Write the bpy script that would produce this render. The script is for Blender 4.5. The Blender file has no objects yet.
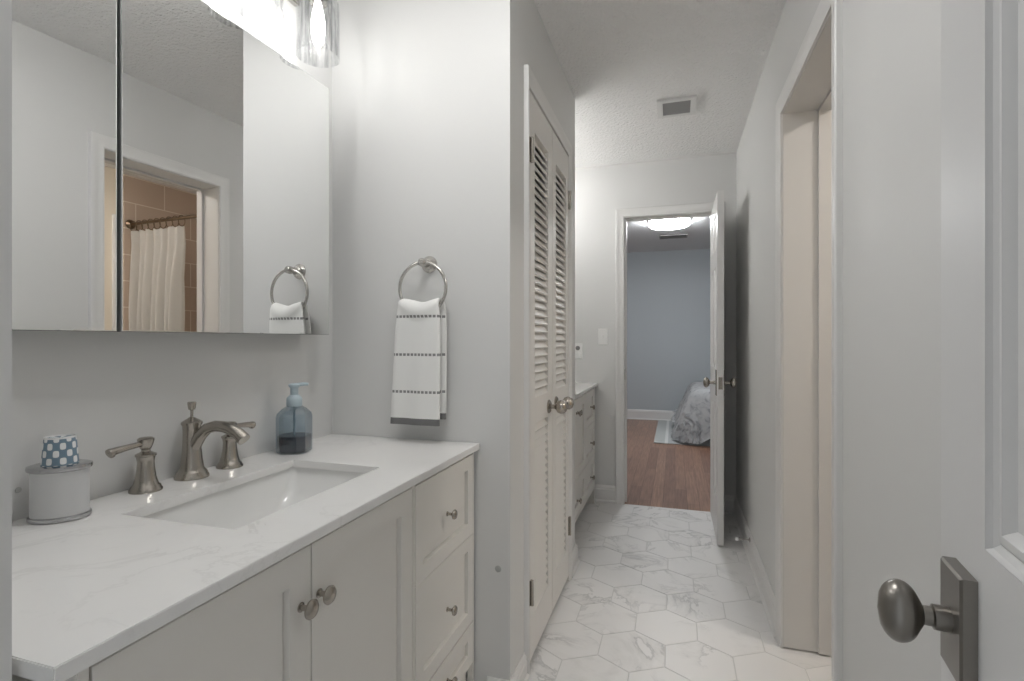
import bpy, bmesh, math, random
from mathutils import Vector, Matrix
from math import sin, cos, pi, atan, radians, hypot, atan2

# ---------------------------------------------------------------- camera, world, exposure
S = bpy.context.scene
COL = S.collection
FPX = 520.0
YAW = atan(163 / 520)
EYE = 1.18
cd = bpy.data.cameras.new('camera'); cam = bpy.data.objects.new('camera', cd); COL.objects.link(cam)
cd.sensor_width = 36; cd.lens = 36 * FPX / 1024; cd.clip_start = 0.02
cd.shift_y = -0.0005
cam.location = (0, 0, EYE); cam.rotation_euler = (pi / 2, 0, YAW)
S.camera = cam
S.view_settings.view_transform = 'Standard'; S.view_settings.look = 'None'
S.view_settings.gamma = 1; S.view_settings.use_curve_mapping = False
S.view_settings.exposure = 0.9
S.cycles.use_denoising = True
S.cycles.max_bounces = 14; S.cycles.diffuse_bounces = 8; S.cycles.glossy_bounces = 6
S.cycles.transparent_max_bounces = 16; S.cycles.sample_clamp_indirect = 6
W = bpy.data.worlds.new('daylight'); S.world = W; W.use_nodes = True
W.node_tree.nodes['Background'].inputs[0].default_value = (0.95, 0.98, 1.0, 1)
W.node_tree.nodes['Background'].inputs[1].default_value = .3

BULB = 50.0          # vanity bulbs
NICHE = 225.0
BEDL = 32.0
TUBL = 40.0
ROOM_FILL = 12.0  # strength of the added bathroom fill lamp

# ---------------------------------------------------------------- node helpers / materials
MATS = {}


def lk(t, a, b): t.links.new(a, b)


def M(name, col=(.8, .8, .8), rough=.5, metal=0, **kw):
    if name in MATS: return MATS[name]
    m = bpy.data.materials.new(name); m.use_nodes = True; MATS[name] = m
    b = m.node_tree.nodes['Principled BSDF']
    b.inputs['Base Color'].default_value = (*col, 1); b.inputs['Roughness'].default_value = rough
    b.inputs['Metallic'].default_value = metal
    for k, v in kw.items(): b.inputs[k].default_value = v
    return m


def N(m, typ, **inp):
    n = m.node_tree.nodes.new(typ)
    for k, v in inp.items():
        if k in n.inputs: n.inputs[k].default_value = v
    return n


def bump(m, scale, strength, dist=.002, typ='ShaderNodeTexNoise', coord='Object', detail=3):
    t = m.node_tree; b = t.nodes['Principled BSDF']
    tc = N(m, 'ShaderNodeTexCoord'); n = N(m, typ, Scale=scale)
    if 'Detail' in n.inputs: n.inputs['Detail'].default_value = detail
    bp = N(m, 'ShaderNodeBump', Strength=strength, Distance=dist)
    lk(t, tc.outputs[coord], n.inputs['Vector']); lk(t, n.outputs[0], bp.inputs['Height']); lk(t, bp.outputs[0], b.inputs['Normal'])
    return m


def ramp(m, stops):
    r = N(m, 'ShaderNodeValToRGB'); e = r.color_ramp.elements
    while len(e) < len(stops): e.new(.5)
    for i, (p, c) in enumerate(stops): e[i].position = p; e[i].color = (*c, 1)
    return r


def emis(name, col, s):
    m = M(name, (0, 0, 0), .5); b = m.node_tree.nodes['Principled BSDF']
    b.inputs['Emission Color'].default_value = (*col, 1); b.inputs['Emission Strength'].default_value = s
    return m


wallm = bump(M('wall_paint', (.665, .665, .657), .55), 260, .10, .001)
nearwall = wallm
ceilm = bump(M('popcorn_ceiling', (.84, .835, .825), .9), 70, 1.0, .012, detail=4)
trimm = M('white_trim', (.735, .73, .72), .38)
doorm = M('door_paint', (.67, .67, .67), .48)
louvm = M('louver_paint', (.74, .725, .70), .5)
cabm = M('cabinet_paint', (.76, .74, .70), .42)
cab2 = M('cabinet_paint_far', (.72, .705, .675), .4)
darkm = M('dark_interior', (.05, .05, .05), .8)
nickel = M('brushed_nickel', (.43, .40, .36), .27, 1)
nickel2 = M('satin_nickel', (.56, .54, .51), .25, 1)
bronze = M('dark_nickel', (.27, .255, .235), .33, 1)
chrome = M('chrome', (.50, .50, .51), .14, 1)
mirm = M('mirror_glass', (.90, .905, .90), .0, 1)
mired = M('mirror_edge', (.22, .23, .225), .3)
porc = M('porcelain', (.80, .80, .79), .12)
bluem = M('blue_wall', (.47, .51, .535), .6)
bump(bluem, 200, .05, .001)
bedceil = bump(M('bedroom_ceiling', (.72, .73, .74), .9), 80, .8, .006)
tubwall = M('tub_room_paint', (.72, .65, .55), .6)
platem = M('plate_plastic', (.80, .80, .79), .35)
ventm = M('vent_white', (.72, .72, .71), .45)
ventd = M('vent_dark', (.20, .20, .20), .6)
cream = M('plastic_blue', (.40, .485, .53), .4)


def quartz():
    m = M('white_quartz', (.80, .795, .785), .13); t = m.node_tree; b = t.nodes['Principled BSDF']
    tc = N(m, 'ShaderNodeTexCoord'); n1 = N(m, 'ShaderNodeTexNoise', Scale=3.2, Detail=7, Roughness=.62, Distortion=1.6)
    lk(t, tc.outputs['Object'], n1.inputs['Vector'])
    r = ramp(m, [(.468, (.80, .795, .785)), (.497, (.70, .695, .685)), (.512, (.79, .785, .775)), (.62, (.81, .805, .795))])
    lk(t, n1.outputs[0], r.inputs[0])
    n2 = N(m, 'ShaderNodeTexNoise', Scale=1.6, Detail=2); lk(t, tc.outputs['Object'], n2.inputs['Vector'])
    r2 = ramp(m, [(.45, (0, 0, 0)), (.62, (1, 1, 1))]); lk(t, n2.outputs[0], r2.inputs[0])
    mx = N(m, 'ShaderNodeMixRGB'); mx.inputs[1].default_value = (.80, .795, .785, 1)
    lk(t, r2.outputs[0], mx.inputs[0]); lk(t, r.outputs[0], mx.inputs[2]); lk(t, mx.outputs[0], b.inputs['Base Color'])
    return m


def marble():
    m = M('marble_tile', (.7, .7, .69), .42); t = m.node_tree; b = t.nodes['Principled BSDF']
    tc = N(m, 'ShaderNodeTexCoord'); at = N(m, 'ShaderNodeAttribute'); at.attribute_name = 'tile_seed'
    ad = N(m, 'ShaderNodeVectorMath'); ad.operation = 'ADD'
    lk(t, tc.outputs['Object'], ad.inputs[0]); lk(t, at.outputs['Vector'], ad.inputs[1])
    n1 = N(m, 'ShaderNodeTexNoise', Scale=3.4, Detail=6, Roughness=.6, Distortion=1.1); lk(t, ad.outputs[0], n1.inputs['Vector'])
    base = (.75, .745, .738)
    r = ramp(m, [(.470, base), (.499, (.47, .47, .47)), (.525, (.66, .655, .645)), (.60, base)]); lk(t, n1.outputs[0], r.inputs[0])
    n2 = N(m, 'ShaderNodeTexNoise', Scale=2.6, Detail=3); lk(t, ad.outputs[0], n2.inputs['Vector'])
    r2 = ramp(m, [(.47, (0, 0, 0)), (.62, (1, 1, 1))]); lk(t, n2.outputs[0], r2.inputs[0])
    mx = N(m, 'ShaderNodeMixRGB'); mx.inputs[1].default_value = (*base, 1)
    lk(t, r2.outputs[0], mx.inputs[0]); lk(t, r.outputs[0], mx.inputs[2]); lk(t, mx.outputs[0], b.inputs['Base Color'])
    return m


def wood():
    m = M('red_oak_floor', (.3, .15, .1), .28); t = m.node_tree; b = t.nodes['Principled BSDF']
    tc = N(m, 'ShaderNodeTexCoord'); mp = N(m, 'ShaderNodeMapping'); mp.inputs['Rotation'].default_value = (0, 0, pi / 2)
    lk(t, tc.outputs['Object'], mp.inputs['Vector'])
    br = N(m, 'ShaderNodeTexBrick', Scale=1.0); br.offset = .37; br.inputs['Brick Width'].default_value = 1.0
    br.inputs['Row Height'].default_value = .085; br.inputs['Mortar Size'].default_value = .0012
    br.inputs['Color1'].default_value = (.40, .235, .165, 1); br.inputs['Color2'].default_value = (.27, .15, .105, 1); br.inputs['Mortar'].default_value = (.10, .05, .035, 1)
    lk(t, mp.outputs[0], br.inputs['Vector'])
    st = N(m, 'ShaderNodeMapping'); st.inputs['Scale'].default_value = (3, 55, 1); lk(t, mp.outputs[0], st.inputs['Vector'])
    n = N(m, 'ShaderNodeTexNoise', Scale=1.4, Detail=5); lk(t, st.outputs[0], n.inputs['Vector'])
    r = ramp(m, [(.3, (.62, .6, .58)), (.7, (1.1, 1.08, 1.05))]); lk(t, n.outputs[0], r.inputs[0])
    mx = N(m, 'ShaderNodeMixRGB', Fac=1.0); mx.blend_type = 'MULTIPLY'
    mx.inputs[0].default_value = 1
    lk(t, br.outputs[0], mx.inputs[1]); lk(t, r.outputs[0], mx.inputs[2]); lk(t, mx.outputs[0], b.inputs['Base Color'])
    return m


def bathtile():
    m = M('beige_wall_tile', (.5, .38, .3), .25); t = m.node_tree; b = t.nodes['Principled BSDF']
    tc = N(m, 'ShaderNodeTexCoord'); sp = N(m, 'ShaderNodeSeparateXYZ'); cb = N(m, 'ShaderNodeCombineXYZ')
    lk(t, tc.outputs['Object'], sp.inputs[0])
    ad = N(m, 'ShaderNodeMath'); lk(t, sp.outputs[0], ad.inputs[0]); lk(t, sp.outputs[1], ad.inputs[1])
    lk(t, ad.outputs[0], cb.inputs[0]); lk(t, sp.outputs[2], cb.inputs[1])
    br = N(m, 'ShaderNodeTexBrick', Scale=1.0); br.inputs['Brick Width'].default_value = .46; br.inputs['Row Height'].default_value = .205
    br.inputs['Mortar Size'].default_value = .004
    br.inputs['Color1'].default_value = (.60, .485, .40, 1); br.inputs['Color2'].default_value = (.56, .45, .37, 1); br.inputs['Mortar'].default_value = (.78, .70, .62, 1)
    lk(t, cb.outputs[0], br.inputs['Vector']); lk(t, br.outputs[0], b.inputs['Base Color'])
    return m


def shade_glass():
    m = bpy.data.materials.new('seeded_glass'); m.use_nodes = True; t = m.node_tree; t.nodes.clear()
    out = t.nodes.new('ShaderNodeOutputMaterial'); tr = t.nodes.new('ShaderNodeBsdfTransparent'); gl = t.nodes.new('ShaderNodeBsdfGlossy')
    gl.inputs['Roughness'].default_value = .08
    tc = N(m, 'ShaderNodeTexCoord'); mp = N(m, 'ShaderNodeMapping'); mp.inputs['Scale'].default_value = (85, 85, 9)
    lk(t, tc.outputs['Object'], mp.inputs['Vector'])
    n = N(m, 'ShaderNodeTexNoise', Scale=1.0, Detail=3); lk(t, mp.outputs[0], n.inputs['Vector'])
    r = ramp(m, [(.36, (.78, .785, .79)), (.5, (.93, .935, .94)), (.62, (1, 1, 1))]); lk(t, n.outputs[0], r.inputs[0]); lk(t, r.outputs[0], tr.inputs[0])
    lw = N(m, 'ShaderNodeLayerWeight', Blend=.25)
    bp = N(m, 'ShaderNodeBump', Strength=.7, Distance=.004); lk(t, n.outputs[0], bp.inputs['Height']); lk(t, bp.outputs[0], gl.inputs['Normal'])
    mt = N(m, 'ShaderNodeMath'); mt.operation = 'MULTIPLY'; mt.inputs[1].default_value = .22; lk(t, lw.outputs['Facing'], mt.inputs[0])
    mx = t.nodes.new('ShaderNodeMixShader'); lk(t, mt.outputs[0], mx.inputs[0]); lk(t, tr.outputs[0], mx.inputs[1]); lk(t, gl.outputs[0], mx.inputs[2])
    lk(t, mx.outputs[0], out.inputs[0]); MATS['seeded_glass'] = m
    return m


def thin_glass(name, tint, gloss=.12):
    m = bpy.data.materials.new(name); m.use_nodes = True; t = m.node_tree; t.nodes.clear()
    out = t.nodes.new('ShaderNodeOutputMaterial'); tr = t.nodes.new('ShaderNodeBsdfTransparent'); gl = t.nodes.new('ShaderNodeBsdfGlossy')
    tr.inputs[0].default_value = (*tint, 1); gl.inputs['Roughness'].default_value = .1
    lw = N(m, 'ShaderNodeLayerWeight', Blend=.35); mt = N(m, 'ShaderNodeMath'); mt.operation = 'MULTIPLY_ADD'
    mt.inputs[1].default_value = .5; mt.inputs[2].default_value = gloss * .4; lk(t, lw.outputs['Facing'], mt.inputs[0])
    mx = t.nodes.new('ShaderNodeMixShader'); lk(t, mt.outputs[0], mx.inputs[0]); lk(t, tr.outputs[0], mx.inputs[1]); lk(t, gl.outputs[0], mx.inputs[2])
    lk(t, mx.outputs[0], out.inputs[0]); MATS[name] = m
    return m



def glow_glass():
    m = bpy.data.materials.new('glowing_bulb_glass'); m.use_nodes = True; t = m.node_tree; t.nodes.clear()
    out = t.nodes.new('ShaderNodeOutputMaterial'); tr = t.nodes.new('ShaderNodeBsdfTransparent'); e = t.nodes.new('ShaderNodeEmission')
    e.inputs[0].default_value = (1, .98, .95, 1); e.inputs[1].default_value = 2.2
    ad = t.nodes.new('ShaderNodeAddShader'); tr.inputs[0].default_value = (.97, .97, .97, 1)
    lk(t, tr.outputs[0], ad.inputs[0]); lk(t, e.outputs[0], ad.inputs[1]); lk(t, ad.outputs[0], out.inputs[0]); MATS[m.name] = m
    return m


quartzm = quartz(); marblem = marble(); woodm = wood(); tilem = bathtile(); shadem = shade_glass(); bulbm = glow_glass()
groutm = M('grout', (.62, .62, .61), .8)
bluegl = thin_glass('blue_bottle_glass', (.64, .72, .775), .2)

# ---------------------------------------------------------------- mesh helpers (world coordinates unless local=True)
MW = {}


def link(o, label=None, cat=None, group=None, kind=None):
    if o.name not in COL.objects: COL.objects.link(o)
    if label: o['label'] = label
    if cat: o['category'] = cat
    if group: o['group'] = group
    if kind: o['kind'] = kind
    return o


def thing(name, loc, label=None, cat=None, group=None, rz=0, kind=None):
    o = bpy.data.objects.new(name, None); o.empty_display_size = .05
    o.location = loc; o.rotation_euler = (0, 0, rz)
    MW[o] = Matrix.Translation(Vector(loc)) @ Matrix.Rotation(rz, 4, 'Z')
    return link(o, label, cat, group, kind)


def mk(name, bm, mat, parent=None, local=False, label=None, cat=None, group=None, kind=None, smooth=40, origin=None):
    me = bpy.data.meshes.new(name)
    bmesh.ops.recalc_face_normals(bm, faces=bm.faces)
    mw = Matrix.Identity(4)
    if parent is not None:
        mw = MW[parent]
        if not local: bm.transform(mw.inverted())
    elif origin is not None:
        bm.transform(Matrix.Translation(-Vector(origin)))
    for f in bm.faces: f.smooth = bool(smooth)
    bm.to_mesh(me); bm.free()
    for x in (mat if isinstance(mat, (list, tuple)) else [mat]): me.materials.append(x)
    if smooth: me.set_sharp_from_angle(angle=radians(smooth))
    o = bpy.data.objects.new(name, me)
    if parent is not None: o.parent = parent
    elif origin is not None: o.location = origin
    MW[o] = mw if parent is not None else Matrix.Translation(Vector(origin or (0, 0, 0)))
    return link(o, label, cat, group, kind)


def struct(name, bm, mat, **k): return mk(name, bm, mat, kind='structure', **k)


def dup(root, loc, label=None, group=None, rz=None):
    r = root.copy(); COL.objects.link(r); r.location = loc
    if rz is not None: r.rotation_euler = (0, 0, rz)
    if label: r['label'] = label
    if group: r['group'] = group
    for ch in list(root.children):
        c = ch.copy(); COL.objects.link(c); c.parent = r
        for g in list(ch.children):
            d = g.copy(); COL.objects.link(d); d.parent = c
    return r


def box(bm, lo, hi, bev=0):
    v = [bm.verts.new((x, y, z)) for x in (lo[0], hi[0]) for y in (lo[1], hi[1]) for z in (lo[2], hi[2])]
    fs = [bm.faces.new([v[i] for i in q]) for q in ((0, 1, 3, 2), (4, 6, 7, 5), (0, 4, 5, 1), (2, 3, 7, 6), (0, 2, 6, 4), (1, 5, 7, 3))]
    if bev:
        es = {e for f in fs for e in f.edges}
        bmesh.ops.bevel(bm, geom=list(es), offset=bev, segments=2, affect='EDGES', clamp_overlap=True)
    return bm


def B(lo, hi, bev=0): return box(bmesh.new(), lo, hi, bev)


def loft(bm, rings, caps=(True, True), closed=True):
    vs = [[bm.verts.new(p) for p in r] for r in rings]
    n = len(rings[0])
    for a, b in zip(vs, vs[1:]):
        for i in range(n if closed else n - 1):
            j = (i + 1) % n
            bm.faces.new((a[i], a[j], b[j], b[i]))
    if caps[0]: bm.faces.new(vs[0][::-1])
    if caps[1]: bm.faces.new(vs[-1])
    return vs


def frame_axes(ax):
    ax = Vector(ax).normalized()
    t = Vector((0, 0, 1)) if abs(ax.z) < .9 else Vector((0, 1, 0))
    u = t.cross(ax).normalized(); w = ax.cross(u)
    return u, w, ax


def lathe(bm, prof, c, axis=(0, 0, 1), seg=24, caps=(True, True), sx=1, sy=1):
    u, w, a = frame_axes(axis); c = Vector(c)
    rings = []
    for r, h in prof:
        r = max(r, 1e-4)
        rings.append([c + a * h + u * (r * sx * cos(2 * pi * k / seg)) + w * (r * sy * sin(2 * pi * k / seg)) for k in range(seg)])
    loft(bm, rings, caps); return bm


def L(prof, c, axis=(0, 0, 1), seg=24, **k): return lathe(bmesh.new(), prof, c, axis, seg, **k)


def tube(bm, pts, rad, seg=12, sx=1.0, closed=False):
    pts = [Vector(p) for p in pts]; n = len(pts)
    rad = rad if isinstance(rad, (list, tuple)) else [rad] * n
    tang = []
    for i in range(n):
        if closed: tang.append((pts[(i + 1) % n] - pts[i - 1]).normalized())
        else: tang.append((pts[min(i + 1, n - 1)] - pts[max(i - 1, 0)]).normalized())
    u = tang[0].orthogonal().normalized(); rings = []
    for p, r, t in zip(pts, rad, tang):
        u = (u - t * u.dot(t)).normalized(); w = t.cross(u)
        rings.append([p + u * (r * cos(2 * pi * k / seg)) + w * (r * sx * sin(2 * pi * k / seg)) for k in range(seg)])
    if closed:
        rings.append(rings[0]); loft(bm, rings, (False, False)); bmesh.ops.remove_doubles(bm, verts=bm.verts, dist=1e-6)
    else: loft(bm, rings)
    return bm


def grid_solid(axs, as_, bs, d0, d1, holes=(), bev=0):
    """solid slab in plane (a,b), depth d0..d1, with some grid cells left out. axs maps (a,b,d) to xyz."""
    bm = bmesh.new(); V = {}
    na, nb = len(as_) - 1, len(bs) - 1

    def v(i, j, k):
        if (i, j, k) not in V: V[i, j, k] = bm.verts.new(axs(as_[i], bs[j], (d0, d1)[k]))
        return V[i, j, k]
    full = lambda i, j: 0 <= i < na and 0 <= j < nb and (i, j) not in holes
    for i in range(na):
        for j in range(nb):
            if not full(i, j): continue
            for k in (0, 1): bm.faces.new([v(i, j, k), v(i + 1, j, k), v(i + 1, j + 1, k), v(i, j + 1, k)])
            for (di, dj, p, q) in ((-1, 0, (i, j), (i, j + 1)), (1, 0, (i + 1, j), (i + 1, j + 1)), (0, -1, (i, j), (i + 1, j)), (0, 1, (i, j + 1), (i + 1, j + 1))):
                if not full(i + di, j + dj):
                    bm.faces.new([v(*p, 0), v(*q, 0), v(*q, 1), v(*p, 1)])
    if bev:
        bmesh.ops.recalc_face_normals(bm, faces=bm.faces)
        es = [e for e in bm.edges if len(e.link_faces) == 2 and e.calc_face_angle() > .5]
        bmesh.ops.bevel(bm, geom=es, offset=bev, segments=2, affect='EDGES')
    return bm


AX_X = lambda s=1: (lambda a, b, d: (d, a, b))     # plane y,z ; depth along x
AX_Y = lambda s=1: (lambda a, b, d: (a, d, b))     # plane x,z ; depth along y
AX_Z = lambda s=1: (lambda a, b, d: (a, b, d))     # plane x,y


def rect_loft(axs, a0, a1, b0, b1, prof, back=None):
    """nested rectangles: prof = [(inset, depth)...]; back depth closes the solid"""
    bm = bmesh.new()
    ring = lambda i, d: [axs(a0 + i, b0 + i, d), axs(a1 - i, b0 + i, d), axs(a1 - i, b1 - i, d), axs(a0 + i, b1 - i, d)]
    rings = ([ring(0, back)] if back is not None else []) + [ring(i, d) for i, d in prof]
    loft(bm, rings); return bm


def rrect(cx, cy, hx, hy, r, z, n=5):
    out = []
    for qx, qy, a0 in ((1, 1, 0), (-1, 1, pi / 2), (-1, -1, pi), (1, -1, 1.5 * pi)):
        for k in range(n + 1):
            a = a0 + pi / 2 * k / n
            out.append((cx + qx * (hx - r) + r * cos(a), cy + qy * (hy - r) + r * sin(a), z))
    return out


def u_sweep(axs, a0, a1, h, prof, b0=-.0135, side=1.0):
    """profile (w outward from the opening, d depth) swept up, across and down an opening"""
    bm = bmesh.new()
    st = lambda f: [axs(*f(w), d) for w, d in prof]
    loft(bm, [st(lambda w: (a0 - w * side, b0)), st(lambda w: (a0 - w * side, h + w)), st(lambda w: (a1 + w * side, h + w)), st(lambda w: (a1 + w * side, b0))])
    return bm


def baseboard(name, p0, p1, nrm, h=.125):
    p0 = Vector((*p0, FZ)); p1 = Vector((*p1, FZ)); n = Vector((*nrm, 0))
    pr = [(0, 0), (.022, 0), (.022, .008), (.019, .016), (.013, .021), (.013, h - .03), (.010, h - .026), (.010, h - .014), (.006, h - .008), (.004, h), (0, h)]
    bm = bmesh.new(); loft(bm, [[p + n * d + Vector((0, 0, z)) for d, z in pr] for p in (p0, p1)])
    return struct(name, bm, trimm, smooth=30)


CAS = [(0.004, 0), (0.004, .010), (.012, .012), (.018, .010), (.040, .014), (.050, .018), (.060, .018), (.063, .014), (.063, 0)]


# ---------------------------------------------------------------- the shell
FZ = -.0135          # floor level
XL, XR, YT, XC, YF = -1.187, .40, 1.606, -.51, 3.86
CZ = 2.465
YE = 2.753           # far end of the closet block
# floor: hexagonal marble tiles set on grout
def hex_floor():
    bm = bmesh.new(); seed = bm.verts.layers.float_vector.new('tile_seed')
    rnd = random.Random(4)
    w = .2437; R0 = w / math.sqrt(3); cx0, cy0 = -.0365, 2.259; g = .0014
    x0, x1, y0, y1 = XL, .59, -.6, 3.858
    for j in range(-15, 10):
        for i in range(-8, 6):
            cx = cx0 + i * w + (w / 2 if j % 2 else 0); cy = cy0 + j * 1.5 * R0
            if not (x0 - .2 < cx < x1 + .2 and y0 - .2 < cy < y1 + .2): continue
            sd = Vector((rnd.uniform(0, 40), rnd.uniform(0, 40), rnd.uniform(0, 40)))
            def P(r, z): return [(min(max(cx + r * sin(k * pi / 3), x0), x1), min(max(cy + r * cos(k * pi / 3), y0), y1), z) for k in range(6)]
            vs = loft(bm, [P(R0 - g, FZ - .003), P(R0 - g - .0008, FZ - .0008), P(R0 - g - .002, FZ)], (False, True))
            for r in vs:
                for v in r: v[seed] = sd
    bmesh.ops.remove_doubles(bm, verts=bm.verts, dist=1e-7)
    return bm


fl = struct('floor', hex_floor(), marblem, smooth=0)
struct('floor_grout', B((XL - .1, -.6, -.06), (.59, 3.858, FZ - .0014)), groutm, smooth=0)
struct('ceiling', B((XL - .1, -.6, CZ), (2.15, 3.98, CZ + .1)), ceilm, smooth=0)
struct('wall_left', B((XL - .1, .362, -.05), (XL, YF, CZ)), wallm, smooth=0)
struct('wall_entry', B((XL - .1, -.6, -.05), (-.66, .3615, CZ)), wallm, smooth=30)
struct('wall_end', B((XL, YT, FZ), (XC - .1, YT + .1, CZ)), wallm, smooth=0)
# closet block: front wall with the closet opening, side wall, dark inside
CY0, CY1, CH = 1.805, 2.535, 2.09
struct('wall_closet', grid_solid(AX_X(), [YT, CY0, CY1, YE], [FZ, CH, CZ], XC - .1, XC, {(1, 0)}), wallm, smooth=0)
struct('wall_niche', B((XL, YE - .1, FZ), (XC - .1, YE, CZ)), wallm, smooth=0)
# far wall with the bedroom doorway
DX0, DX1, DH = -.351, .264, 2.069
struct('wall_far', grid_solid(AX_Y(), [-2.3, DX0 - .018, DX1 + .018, 2.7], [FZ, DH + .018, 2.5], YF, YF + .12, {(1, 0)}), wallm, smooth=0)
# right wall with the opening to the tub room
OY0, OY1, OH = 1.55, 2.231, 2.054
struct('wall_right', grid_solid(AX_X(), [-.1, OY0 - .018, OY1 + .018, YF], [FZ, OH + .018, CZ], XR, XR + .16, {(1, 0)}), nearwall, smooth=0)
struct('wall_hinge', B((.18, -.25, FZ), (.56, -.1, CZ)), wallm, smooth=0)
# tub room
XE = 2.03
struct('wall_tub_east', B((XE, 1.1, FZ), (XE + .1, 2.725, CZ)), tubwall, smooth=0)
struct('wall_tub_south', B((.56, 1.0, FZ), (XE + .1, 1.1, CZ)), tubwall, smooth=0)
struct('wall_tub_tile', B((XE - .012, 2.725, FZ), (XE + .1, YF, CZ)), tilem, smooth=0)
struct('wall_tub_back', B((.56, YF - .012, FZ), (XE - .012, YF, CZ)), tilem, smooth=0)
struct('floor_tub', B((.56, 1.1, -.06), (XE, YF, FZ)), groutm, smooth=0)
# bedroom
BX0, BX1, BY, BZ = -2.2, 2.6, 8.03, 2.5
struct('floor_bedroom', B((BX0, 3.858, -.06), (BX1, BY, FZ - .002)), woodm, smooth=0)
struct('wall_bedroom_back', B((BX0 - .1, BY, -.06), (BX1 + .1, BY + .1, BZ)), bluem, smooth=0)
struct('wall_bedroom_left', grid_solid(AX_X(), [YF + .12, 4.9, 7.1, BY], [-.06, .75, 2.2, BZ], BX0 - .1, BX0, {(1, 1)}), bluem, smooth=0)
struct('added_window_1', grid_solid(AX_X(), [4.9, 4.95, 5.98, 6.02, 7.05, 7.1], [.75, .80, 1.46, 1.50, 2.15, 2.2], BX0 - .07, BX0 - .02, {(1, 1), (1, 3), (3, 1), (3, 3)}, .004), trimm, smooth=30)  # added window, out of view, lets world light brighten the bedroom
struct('wall_bedroom_right', B((BX1, YF + .12, -.06), (BX1 + .1, BY, BZ)), bluem, smooth=0)
struct('ceiling_bedroom', B((BX0 - .1, 3.98, BZ), (BX1 + .1, BY + .1, BZ + .1)), bedceil, smooth=0)

# ---------------------------------------------------------------- trims
baseboard('baseboard_end', (XL + .6, YT), (XC, YT), (0, -1), .09)
baseboard('baseboard_closet', (XC, YT - .022), (XC, CY0 - .0405), (1, 0), .09)
baseboard('baseboard_closet_far', (XC, CY1 + .0405), (XC, YE + .022), (1, 0), .10)
baseboard('baseboard_niche', (XC, YE), (XC - .06, YE), (0, 1))
baseboard('baseboard_far', (XL, YF), (DX0 - .064, YF), (0, -1))
baseboard('baseboard_corner', (DX1 + .064, YF), (XR, YF), (0, -1))
baseboard('baseboard_right', (XR, OY1 + .062), (XR, YF - .0), (-1, 0))
baseboard('baseboard_hinge', (XR, 1.0), (XR, OY0 - .062), (-1, 0))
baseboard('baseboard_bedroom', (BX0, BY), (BX1, BY), (0, -1), .15)

struct('trim_1', u_sweep(AX_X(), CY0, CY1, CH, [(w, XC + d) for w, d in CAS], side=.6), trimm, smooth=30)
far_d = [(w, YF - d) for w, d in CAS]
struct('trim_2', u_sweep(AX_Y(), DX0, DX1, DH, far_d), trimm, smooth=30)
struct('trim_3', u_sweep(AX_X(), OY0, OY1, OH, [(w, XR - d) for w, d in CAS]), trimm, smooth=30)
# jambs with stops
jb = struct('jamb_bedroom', u_sweep(AX_Y(), DX0, DX1, DH, [(0, YF - .002), (.018, YF - .002), (.018, YF + .122), (0, YF + .122), (0, YF + .085), (-.011, YF + .085), (-.011, YF + .045), (0, YF + .045)]), trimm, smooth=30)
mk('strike_plate', B((DX0 - .001, YF + .006, .89), (DX0 + .0015, YF + .034, .965)), nickel, jb)
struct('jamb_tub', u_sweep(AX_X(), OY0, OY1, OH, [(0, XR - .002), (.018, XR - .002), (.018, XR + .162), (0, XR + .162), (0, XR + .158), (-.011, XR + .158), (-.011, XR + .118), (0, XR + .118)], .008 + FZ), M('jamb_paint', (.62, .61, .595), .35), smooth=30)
struct('trim_4', u_sweep(AX_X(), OY0, OY1, OH, [(w, XR + .16 + d) for w, d in CAS]), trimm, smooth=30)
struct('trim_5', B((XE - .02, 2.46, FZ), (XE, 2.54, 2.12), .003), trimm, smooth=30)


# ---------------------------------------------------------------- hardware
def egg_knob(parent, c, axis, mat=None, plate=(.064, .096, .012), r=.030, off=0):
    """rectangular backplate on the face at c, spindle and egg knob along axis. Three parts."""
    mat = mat or nickel
    u, w, a = frame_axes(axis); c = Vector(c)
    bm = bmesh.new()
    hw, hh, t = plate[0] / 2, plate[1] / 2, plate[2]
    rg = lambda i, d: [c + a * d + u * sx * (hw - i) + w * sz * (hh - i) for sx, sz in ((-1, -1), (1, -1), (1, 1), (-1, 1))]
    loft(bm, [rg(0, 0), rg(0, t - .002), rg(.002, t), rg(.0025, t)])
    pl = mk('backplate', bm, mat, parent, smooth=25)
    bm = L([(.0110, t - .001), (.0110, t + .012), (.0085, t + .0132), (.0085, .05 + off)], c, a, 20)
    mk('spindle', bm, mat, parent)
    # egg: taller than wide, bulging, flat-ish towards the door
    h0, h1 = .032 + t + off, .032 + t + off + 1.3 * r
    bm = bmesh.new(); rings = []
    for k in range(15):
        s = -1 + 2 * k / 14
        rr = math.sqrt(max(0, 1 - s * s)) ** .9
        h = h0 + (h1 - h0) * (k / 14) ** .95
        neck = .009 if k == 0 else 0
        rings.append([c + a * h + u * (max(rr, .02) * r * .80 + neck) * cos(2 * pi * q / 24) + w * (max(rr, .02) * r * 1.08 + neck) * sin(2 * pi * q / 24) for q in range(24)])
    loft(bm, rings)
    mk('knob', bm, mat, parent, smooth=60)


def panel_prof(f, sgn, deep=.012):
    # depth profile of a moulded raised panel, f = face depth, sgn = +1 if the face looks towards +d
    return [(0, f), (.002, f - sgn * .004), (.007, f - sgn * .0075), (.010, f - sgn * .0055), (.017, f - sgn * .0045), (.020, f - sgn * .0075), (.0235, f - sgn * deep), (.026, f - sgn * deep)]


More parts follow.
